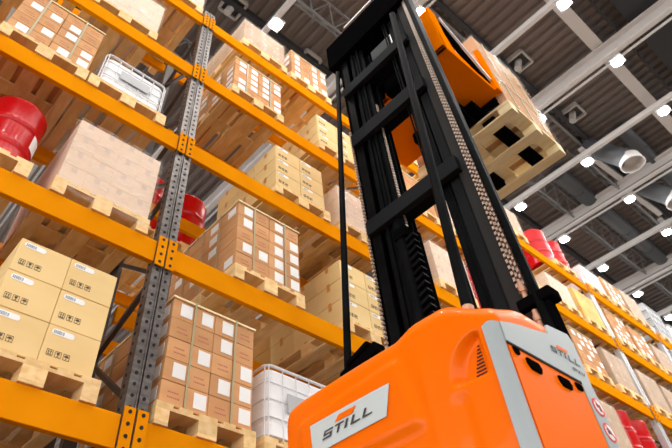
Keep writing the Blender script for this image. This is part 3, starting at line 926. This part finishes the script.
pl = rear_patch([(1.812, 1.112), (1.334, 1.102), (1.372, .985), (1.800, .985)], 'plate', .005)
npl = part(pl, 'name_plate')
GLY = {   # strokes in a 1x1 cell: parallelograms (x0,z0,x1,z1)
    'S': [(0, .80, 1, 1), (0, .45, .22, 1), (0, .42, 1, .60), (.78, 0, 1, .55), (0, 0, 1, .20)],
    'T': [(0, .80, 1, 1), (.39, 0, .61, .85)],
    'I': [(.30, 0, .70, 1)],
    'L': [(0, 0, .25, 1), (0, 0, 1, .20)],
    'P': [(0, 0, .22, 1), (0, .80, 1, 1), (.78, .4, 1, 1), (0, .4, 1, .58)],
    'X': None, 'V': None}
def letters(word, y0, y1, z0, z1, slant, place, mat, mb, widths=None, out=.008):
    ws = [.45 if c == 'I' else 1.0 for c in word]; gap = .22
    tot = sum(ws) + gap * (len(word) - 1); k = (y1 - y0) / tot; cx = y0
    for c, w_ in zip(word, ws):
        cw = w_ * k
        def P(a, b):
            return place(cx + a * cw + slant * b, z0 + (z1 - z0) * b, out)
        if GLY.get(c):
            for a0, b0, a1, b1 in GLY[c]:
                if c == 'I': a0, a1 = 0.0, 1 * .55
                n = 3
                for q in range(n):
                    u0, u1 = a0 + (a1 - a0) * q / n, a0 + (a1 - a0) * (q + 1) / n
                    mb.add([P(u0, b0), P(u1, b0), P(u1, b1), P(u0, b1)], [(0, 1, 2, 3)], mat)
        elif c == 'X':
            mb.add([P(0, 0), P(.25, 0), P(1, 1), P(.75, 1)], [(0, 1, 2, 3)], mat); mb.add([P(.75, 0), P(1, 0), P(.25, 1), P(0, 1)], [(0, 1, 2, 3)], mat)
        elif c == 'V':
            mb.add([P(0, 1), P(.25, 1), P(.6, 0), P(.4, 0)], [(0, 1, 2, 3)], mat); mb.add([P(.75, 1), P(1, 1), P(.6, 0), P(.4, 0)], [(0, 1, 2, 3)], mat)
        cx += cw + gap * k
    return mb
rp_ = lambda s, z, out: on_rear(-s, z, out)
lt = letters('STILL', -1.735, -1.440, 1.022, 1.055, .018, rp_, 'darktext', MB()); part(lt, 'lettering', npl)
ch = MB(); ch.add([on_rear(1.652, 1.066, .008), on_rear(1.545, 1.064, .008), on_rear(1.520, 1.087, .008), on_rear(1.625, 1.089, .008)], [(0, 1, 2, 3)], 'truck'); part(ch, 'emblem', npl)
for o_ in (npl.children): o_.matrix_parent_inverse = npl.matrix_parent_inverse.inverted() @ Matrix.Translation((-1.66, -1.4, 0)) if False else Matrix.Identity(4)

# vent slots in the scoop
vs_ = MB()
for k in range(9):
    zr = .992 + k * .0125; y0_, y1_ = .944, .990 - k * .0045
    a = on_rear(y0_, zr, .002); b = on_rear(y1_, zr, .002); c = on_rear(y1_, zr + .006, .002); d = on_rear(y0_, zr + .006, .002)
    vs_.add([a, b, c, d], [(0, 1, 2, 3)], 'hole')
part(vs_, 'vent_slots')

# --- right side: grey frame panel, orange door with grips, stickers
def side_poly(pts, mat, out=.006, th=.004):
    return MB().poly([(x, YS - out, z + CAMZ) for x, z in pts], mat, (0, th, 0))
g1 = MB()
band = [(1.716, 1.071), (2.28, 1.071), (2.285, 1.12), (2.290, 1.275), (2.268, 1.308), (2.10, 1.288), (2.078, 1.238), (1.95, 1.208), (1.86, 1.190), (1.78, 1.170), (1.745, 1.158), (1.716, 1.150)]
g1.poly([(x, YS - .007, z + CAMZ) for x, z in band], 'grey', (0, .010, 0))
g1.poly([(x, YS - .007, z + CAMZ) for x, z in [(2.195, 1.071), (2.285, 1.071), (2.285, .1), (2.195, .1)]], 'grey', (0, .010, 0))
# strip that wraps the rear right corner
ob = outline(0, .075)
idx = [i for i, (x, y) in enumerate(ob) if (y < .897 and x < 1.724)]
vs = []
zz = [(.10 + (1.150 - .10) * k / 20) for k in range(21)]
for z in zz:
    for i in idx:
        x, y = ob[i]; ln = .006
        cx, cy = XR + .075, YS + .075
        nx_, ny_ = (x - cx, y - cy); l = math.hypot(nx_, ny_) or 1
        zt = min(z, 1.150 - max(0, (y - .872)) * .9)
        vs.append((x + nx_ / l * ln, y + ny_ / l * ln, zt + CAMZ))
ni = len(idx)
g1.add(vs, [(a * ni + i, a * ni + i + 1, (a + 1) * ni + i + 1, (a + 1) * ni + i) for a in range(20) for i in range(ni - 1)], 'grey', True)
gp = part(g1, 'grey_panel')
part(side_poly([(1.716, 1.062), (2.195, 1.062), (2.195, 1.071), (1.716, 1.071)], 'hole', .0085), 'panel_gap')
part(side_poly([(1.722, .10), (2.192, .10), (2.192, 1.060), (1.722, 1.060)], 'truck', .0045), 'side_door')
for k, (cx, cz, ww, hh) in enumerate(((1.758, 1.045, .032, .026), (1.852, 1.018, .085, .040), (2.050, 1.018, .080, .038), (2.155, 1.036, .045, .026))):
    pts = [(cx - ww / 2, cz + hh * .5), (cx + ww * .35, cz + hh * .5), (cx + ww / 2, cz), (cx + ww * .38, cz - hh * .5), (cx - ww * .3, cz - hh * .5), (cx - ww / 2, cz)]
    part(side_poly(pts, 'black', .013, .009), 'grip' if k in (1, 2) else 'latch', bevel=.002)
sp_ = lambda s, z, out: (s, YS - out, z + CAMZ)
part(letters('STILL', 2.045, 2.252, 1.150, 1.178, .010, sp_, 'darktext', MB(), out=.009), 'lettering')
part(letters('PXV', 2.170, 2.258, 1.107, 1.126, .004, sp_, 'darktext', MB(), out=.009), 'model_lettering')
part(MB().add([sp_(2.100, 1.184, .009), sp_(2.180, 1.184, .009), sp_(2.190, 1.200, .009), sp_(2.112, 1.200, .009)], [(0, 1, 2, 3)], 'truck'), 'emblem')
for k in range(3):
    z = .985 - k * .095; x = 2.250
    e_ = MB(); n = 24
    ring_o = [(x + .036 * math.cos(2 * math.pi * i / n), z + .036 * math.sin(2 * math.pi * i / n)) for i in range(n)]
    e_.poly([(a, YS - .009, b + CAMZ) for a, b in ring_o], 'redlabel', (0, .002, 0))
    e_.poly([(x + (a - x) * .78, YS - .0105, z + (b - z) * .78 + CAMZ) for a, b in ring_o], 'label', (0, .002, 0))
    if k == 0:
        e_.box(x - .018, x + .012, YS - .012, YS - .0105, z + CAMZ - .004, z + CAMZ + .010, 'ink'); e_.box(x - .004, x + .004, YS - .012, YS - .0105, z + CAMZ - .018, z + CAMZ + .002, 'ink')
    elif k == 1:
        e_.tube((x, YS - .012, z + CAMZ), (x, YS - .0105, z + CAMZ), .009, 'ink', 10); e_.box(x - .02, x - .012, YS - .012, YS - .0105, z + CAMZ - .01, z + CAMZ + .01, 'ink')
    e_.poly([(x - .024, YS - .0125, z + CAMZ + .020), (x - .019, YS - .0125, z + CAMZ + .025), (x + .024, YS - .0125, z + CAMZ - .020), (x + .019, YS - .0125, z + CAMZ - .025)], 'redlabel', (0, .001, 0))
    part(e_, 'warning_sticker')
# black connector block on the top left
bk = MB(); bk.bar((1.95, 1.86, 1.44 + CAMZ), (1.95, 1.60, 1.50 + CAMZ), .08, .06, 'black'); bk.bar((1.92, 1.80, 1.48 + CAMZ), (1.92, 1.64, 1.53 + CAMZ), .05, .03, 'black'); bk.box(1.93, 2.0, 1.66, 1.80, 1.25 + CAMZ, 1.46 + CAMZ, 'black')
part(bk, 'connector_block', bevel=.01)
# wheels and chassis
cs = MB(); cs.box(2.2, 3.6, .95, 1.92, .10, .42, 'black'); part(cs, 'chassis', bevel=.02)
for x, y in ((1.95, 1.42), (3.35, 1.05), (3.35, 1.80)):
    part(MB().tube((x, y - .09, .12), (x, y + .09, .12), .12, 'black', 28), 'wheel')

# --- mast
XM = 2.42
ZB, ZT = .40, 5.56 + CAMZ
def col(x0, x1, y0, y1, z0, z1, mat='mast'): return MB().box(x0, x1, y0, y1, z0, z1, mat)
def channel(y_out, y_in, x0, x1, z0, z1, mat='mast'):
    """U-section rail with flanges front and rear"""
    m = MB(); s_ = 1 if y_in > y_out else -1; t = .02
    a, b = sorted((y_out, y_out + s_ * t)); m.box(x0, x1, a, b, z0, z1, mat)
    for xx in (x0, x1 - t):
        a, b = sorted((y_out + s_ * t, y_in)); m.box(xx, xx + t, a, b, z0, z1, mat)
    return m
part(channel(1.92, 1.83, XM, XM + .18, ZB, ZT - .25), 'outer_rail', bevel=.004)
part(channel(1.80, 1.72, XM + .02, XM + .16, ZB, ZT - .12), 'middle_rail', bevel=.004)
part(channel(1.71, 1.64, XM + .03, XM + .15, ZB, ZT - .12), 'inner_rail', bevel=.004)
part(channel(.968, 1.00, XM + .02, XM + .10, ZB, ZT - .25), 'outer_rail', bevel=.004)
part(channel(1.11, 1.20, XM + .02, XM + .16, ZB, ZT - .12, 'cross'), 'middle_rail', bevel=.004)
part(channel(1.215, 1.28, XM + .03, XM + .15, ZB, ZT - .12), 'inner_rail', bevel=.004)
part(MB().tube((XM - .02, .940, 1.5), (XM - .02, .985, ZT - .1), .022, 'mast', 16), 'guide_tube')
# crossbars
for z, h_ in ((2.83, .13), (3.85, .15), (4.58, .13)):
    o_ = MB(); o_.box(XM - .05, XM, 1.10 if z > 2.9 else 1.08, 1.905, z - h_ + CAMZ - .02, z + CAMZ - .02, 'cross'); o_.box(XM, XM + .14, 1.10, 1.9, z - .10 + CAMZ, z - .06 + CAMZ, 'mast')
    part(o_, 'crossbar', bevel=.006)
# head of the mast
hd = MB(); hd.box(XM - .06, XM + .14, .98, 2.03, 5.08 + CAMZ, 5.52 + CAMZ, 'black'); hd.box(XM - .04, XM + .20, .95, 2.0, 5.50 + CAMZ, 5.56 + CAMZ, 'mast')
hp = part(hd, 'head_crossbar', bevel=.01)
part(MB().box(XM - .075, XM - .055, 1.20, 1.72, 5.525 + CAMZ, 5.555 + CAMZ, 'ductring'), 'head_trim')
# lift chains: outer left edge, left inner edge, and the wide one on the right
def link_chain(x, y0, y1, z0, z1, mat, pitch=.042, rows=1):
    m = MB(); z = z0; k = 0
    while z < z1:
        for r_ in range(rows):
            a = y0 + (y1 - y0) * r_ / rows; b = y0 + (y1 - y0) * (r_ + 1) / rows
            sh = (pitch / 2 if r_ % 2 else 0)
            m.box(x - .012, x + .012, a + .002, b - .002, z + sh, z + sh + pitch * .55, mat)
        z += pitch; k += 1
    return m
part(link_chain(XM - .006, 1.920, 1.942, .9 + CAMZ, 3.95 + CAMZ, 'chain', .034), 'left_cable_chain')
part(MB().box(XM + .15, XM + .17, 1.63, 1.92, 1.0, 5.2 + CAMZ, 'black'), 'rail_cover')
part(MB().box(XM, XM + .02, 1.905, 1.93, 1.6, 5.2 + CAMZ, 'black'), 'chain_backing')
part(link_chain(XM + .05, 1.622, 1.634, 2.6 + CAMZ, 4.1 + CAMZ, 'chain', .03), 'inner_chain')
part(MB().box(XM, XM + .02, .965, 1.11, 1.4 + CAMZ, 5.15 + CAMZ, 'hole'), 'chain_channel')
part(link_chain(XM - .012, .982, 1.034, 1.72 + CAMZ, 5.15 + CAMZ, 'chain', .040, 3), 'lift_chain')
part(link_chain(XM - .004, .982, 1.034, 1.74 + CAMZ, 3.2 + CAMZ, 'chain_b', .040, 2), 'lift_chain_pins')
# chain anchor at the bottom right
an = MB(); an.box(XM - .04, XM + .06, .87, 1.06, 1.585 + CAMZ, 1.645 + CAMZ, 'black'); an.box(XM - .02, XM + .05, .905, .955, 1.30 + CAMZ, 1.60 + CAMZ, 'black')
part(an, 'chain_anchor', bevel=.01)
cf = MB()
for y, z in ((1.005, 1.69), (.990, 1.515)):
    cf = MB(); cf.tube((XM - .02, y, z - .05 + CAMZ), (XM - .02, y, z + .05 + CAMZ), .014, 'copper', 14); cf.tube((XM - .02, y, z - .01 + CAMZ), (XM - .02, y, z + .02 + CAMZ), .022, 'copper', 6)
    part(cf, 'copper_fitting')
# middle lift cylinder with ribbed hose pack on the left group
fc = MB(); z = 1.35
while z < 2.50:
    fc.bar((XM + .0, 1.615, z + CAMZ), (XM + .0, 1.545, z + .02 + CAMZ), .05, .022, 'mast'); z += .055
fc.box(XM + .02, XM + .07, 1.55, 1.62, 1.3 + CAMZ, 2.52 + CAMZ, 'black')
part(fc, 'hose_carrier')
lc = MB(); lc.tube((XM + .02, 1.665, 1.2 + CAMZ), (XM + .02, 1.665, 2.68 + CAMZ), .045, 'mast', 20); lc.tube((XM + .02, 1.665, 2.68 + CAMZ), (XM + .02, 1.665, 2.74 + CAMZ), .02, 'copper', 12)
lc.box(XM - .03, XM + .06, 1.60, 1.70, 2.50 + CAMZ, 2.58 + CAMZ, 'black')
part(lc, 'lift_cylinder')
# vertical grooves / hoses behind
for y, r_ in ((1.76, .014), (1.69, .012), (1.30, .009), (1.325, .007)):
    part(MB().tube((XM + .01, y, 1.3 + CAMZ), (XM + .01, y, 5.1 + CAMZ), r_, 'mast', 10), 'hydraulic_hose')
# two lift rods in front of the mast (lean forward to the head)
def rod(y, x0, z0, x1, z1, r_):
    m = MB(); m.tube((x0, y, z0 + CAMZ), (x1, y, z1 + CAMZ), r_, 'mast', 20)
    return m
r1 = part(rod(1.885, 2.0, 1.50, 2.32, 4.80, .021), 'lift_rod'); r2 = part(rod(1.105, 1.994, 1.46, 2.28, 4.78, .028), 'lift_rod')
part(MB().tube((1.985, 1.885, 1.40 + CAMZ), (2.0, 1.885, 1.49 + CAMZ), .022, 'copper', 12), 'rod_fitting')
part(MB().tube((1.96, 1.105, 1.25 + CAMZ), (1.993, 1.105, 1.47 + CAMZ), .0295, 'copper', 14), 'rod_fitting')
part(MB().tube((1.988, 1.105, 1.42 + CAMZ), (1.991, 1.105, 1.44 + CAMZ), .033, 'truck', 14), 'rod_seal')

# --- raised cab with its pallet
cz0 = 4.69 + CAMZ; cy0 = .99; cx0 = 2.85; cx1 = 3.70
cb = MB()
cb.box(cx0, cx1, cy0, 2.25, cz0, cz0 + .05, 'truck2')                       # floor pan
cb.poly([(cx0, cy0, cz0 + .05), (cx0 + .02, cy0, cz0 + .78), (cx0 + .04, cy0, cz0 + .90), (cx0 + .14, cy0, cz0 + .84), (cx0 + .15, cy0, cz0 + .40), (cx0 + .20, cy0, cz0 + .14), (cx0 + .46, cy0, cz0 + .07), (cx1, cy0, cz0 + .06)], 'truck2', (0, .04, 0))
cb.box(cx0, cx0 + .04, cy0, 1.30, cz0, cz0 + .80, 'truck2'); cb.box(cx0, cx0 + .04, 1.30, 2.25, cz0, cz0 + .12, 'truck2')
cb.poly([(cx0, 2.21, cz0 + .05), (cx0 + .02, 2.21, cz0 + .35), (cx0 + .16, 2.21, cz0 + .42), (cx1, 2.21, cz0 + .4), (cx1, 2.21, cz0 + .06)], 'truck2', (0, .04, 0))
part(cb, 'cab', bevel=.012)
part(MB().box(cx0 - .16, cx0 - .01, 1.15, 1.85, cz0 - .02, cz0 + .06, 'black').box(cx0 - .16, cx0 - .01, 1.35, 1.65, cz0 - .22, cz0 + .12, 'black'), 'cab_carriage', bevel=.02)
part(MB().box(2.68, 2.70, 1.41, 1.82, 5.00 + CAMZ, 5.42 + CAMZ, 'plate'), 'cab_back_plate')
part(MB().path([(2.8, 1.70, 4.60 + CAMZ), (2.8, 1.70, 4.70 + CAMZ), (2.8, 1.64, 4.76 + CAMZ), (2.8, 1.50, 4.78 + CAMZ)], .018, 'truck2', 12), 'cab_handle')
# posts, grille and gate bar of the cab
po = MB(); po.bar((3.03, cy0 + .03, 5.40 + CAMZ), (3.60, cy0 + .03, 4.80 + CAMZ), .05, .07, 'black'); po.bar((3.02, cy0 - .01, 5.47 + CAMZ), (3.62, cy0 - .01, 4.85 + CAMZ), .02, .03, 'cage')
part(po, 'cab_posts')
part(MB().bar((cx1 - .03, cy0 - .01, cz0 + .0), (cx1 - .03, cy0 - .01, cz0 + .78), .05, .09, 'truck2'), 'gate_bar', bevel=.01)
# notched black fork carriage beyond the cab floor
fk = MB(); fk.box(cx1, cx1 + .12, 1.05, 1.9, cz0 - .10, cz0 + .5, 'black'); fk.box(cx1 - .30, cx1, 1.32, 1.9, cz0 - .14, cz0 + .0, 'black'); fk.box(cx1 - .15, cx1 + .02, 1.22, 1.4, cz0 - .10, cz0, 'black')
part(fk, 'fork_carriage')
for y in (1.16, 1.62):
    part(MB().box(cx1 + .05, cx1 + .94, y, y + .14, 4.50 + CAMZ, 4.54 + CAMZ, 'black'), 'fork')
# light on the mast head
part(MB().box(XM + .10, XM + .26, .93, 1.02, 5.62 + CAMZ, 5.80 + CAMZ, 'ductring'), 'work_light', bevel=.01)

# pallet carried on the forks: long side across the aisle
def cross_pallet(x0, y0, z, label):
    e = empty('wooden_pallet', (x0, y0, z), label, 'pallet')
    Wx, Dy = .95, 1.2
    for x in (0, Wx / 2 - .06, Wx - .12):
        MB().box(x, x + .12, 0, Dy, 0, .024, 'woodl').build('bottom_board', e)
        for y in (0, Dy / 2 - .07, Dy - .14): MB().box(x + .005, x + .115, y, y + .14, .024, .105, 'woodl').build('block', e)
    m = MB()
    for y in (0, Dy / 2 - .07, Dy - .14): m.box(0, Wx, y, y + .14, .105, .128, 'woodl')
    m.build('stringer_boards', e)
    for k in range(7):
        y = k * (Dy - .12) / 6
    m = MB()
    for k in range(5):
        x = k * (Wx - .12) / 4; m.box(x, x + .12, 0, Dy, .128, .150, 'woodl')
    m.build('deck_boards', e)
    return e
PZ = 4.42 + CAMZ; PX = 3.72; PY = .955
cross_pallet(PX, PY, PZ, 'pale wooden pallet held high on the forks, seen from below')
e = empty('wrapped_load', (PX, PY, PZ + .15), 'strapped carton load in stretch film on the lifted pallet', 'wrapped load')
m = MB()
for k in range(5):
    for j in range(4):
        for i in range(3):
            m.box(.02 + i * .30, .02 + (i + 1) * .30 - .005, .01 + j * .29, .01 + (j + 1) * .29 - .005, k * .27, (k + 1) * .27 - .004, 'carton')
m.build('stacked_cartons', e)
m = MB()
for x in (.20, .47, .74): m.box(x, x + .016, -.002, .004, 0, 1.36, 'strap')
for z in (.45, .95): m.box(0, .93, -.006, -.001, z, z + .016, 'strap')
m.build('straps', e)
f = MB(); r = random.Random(8); vs = []; N = 32
for kz in range(11):
    for i in range(N):
        t = 4 * i / N; k = int(t) % 4; u = t - int(t); a = [(0, 0), (.94, 0), (.94, 1.18), (0, 1.18)]
        p0, p1 = a[k], a[(k + 1) % 4]
        vs.append((p0[0] + (p1[0] - p0[0]) * u + r.uniform(-.003, .003), p0[1] + (p1[1] - p0[1]) * u - .010 + r.uniform(-.003, .002), kz * .136))
f.add(vs, [(k * N + i, k * N + (i + 1) % N, (k + 1) * N + (i + 1) % N, (k + 1) * N + i) for k in range(10) for i in range(N)], 'film', True)
f.build('stretch_film', e)
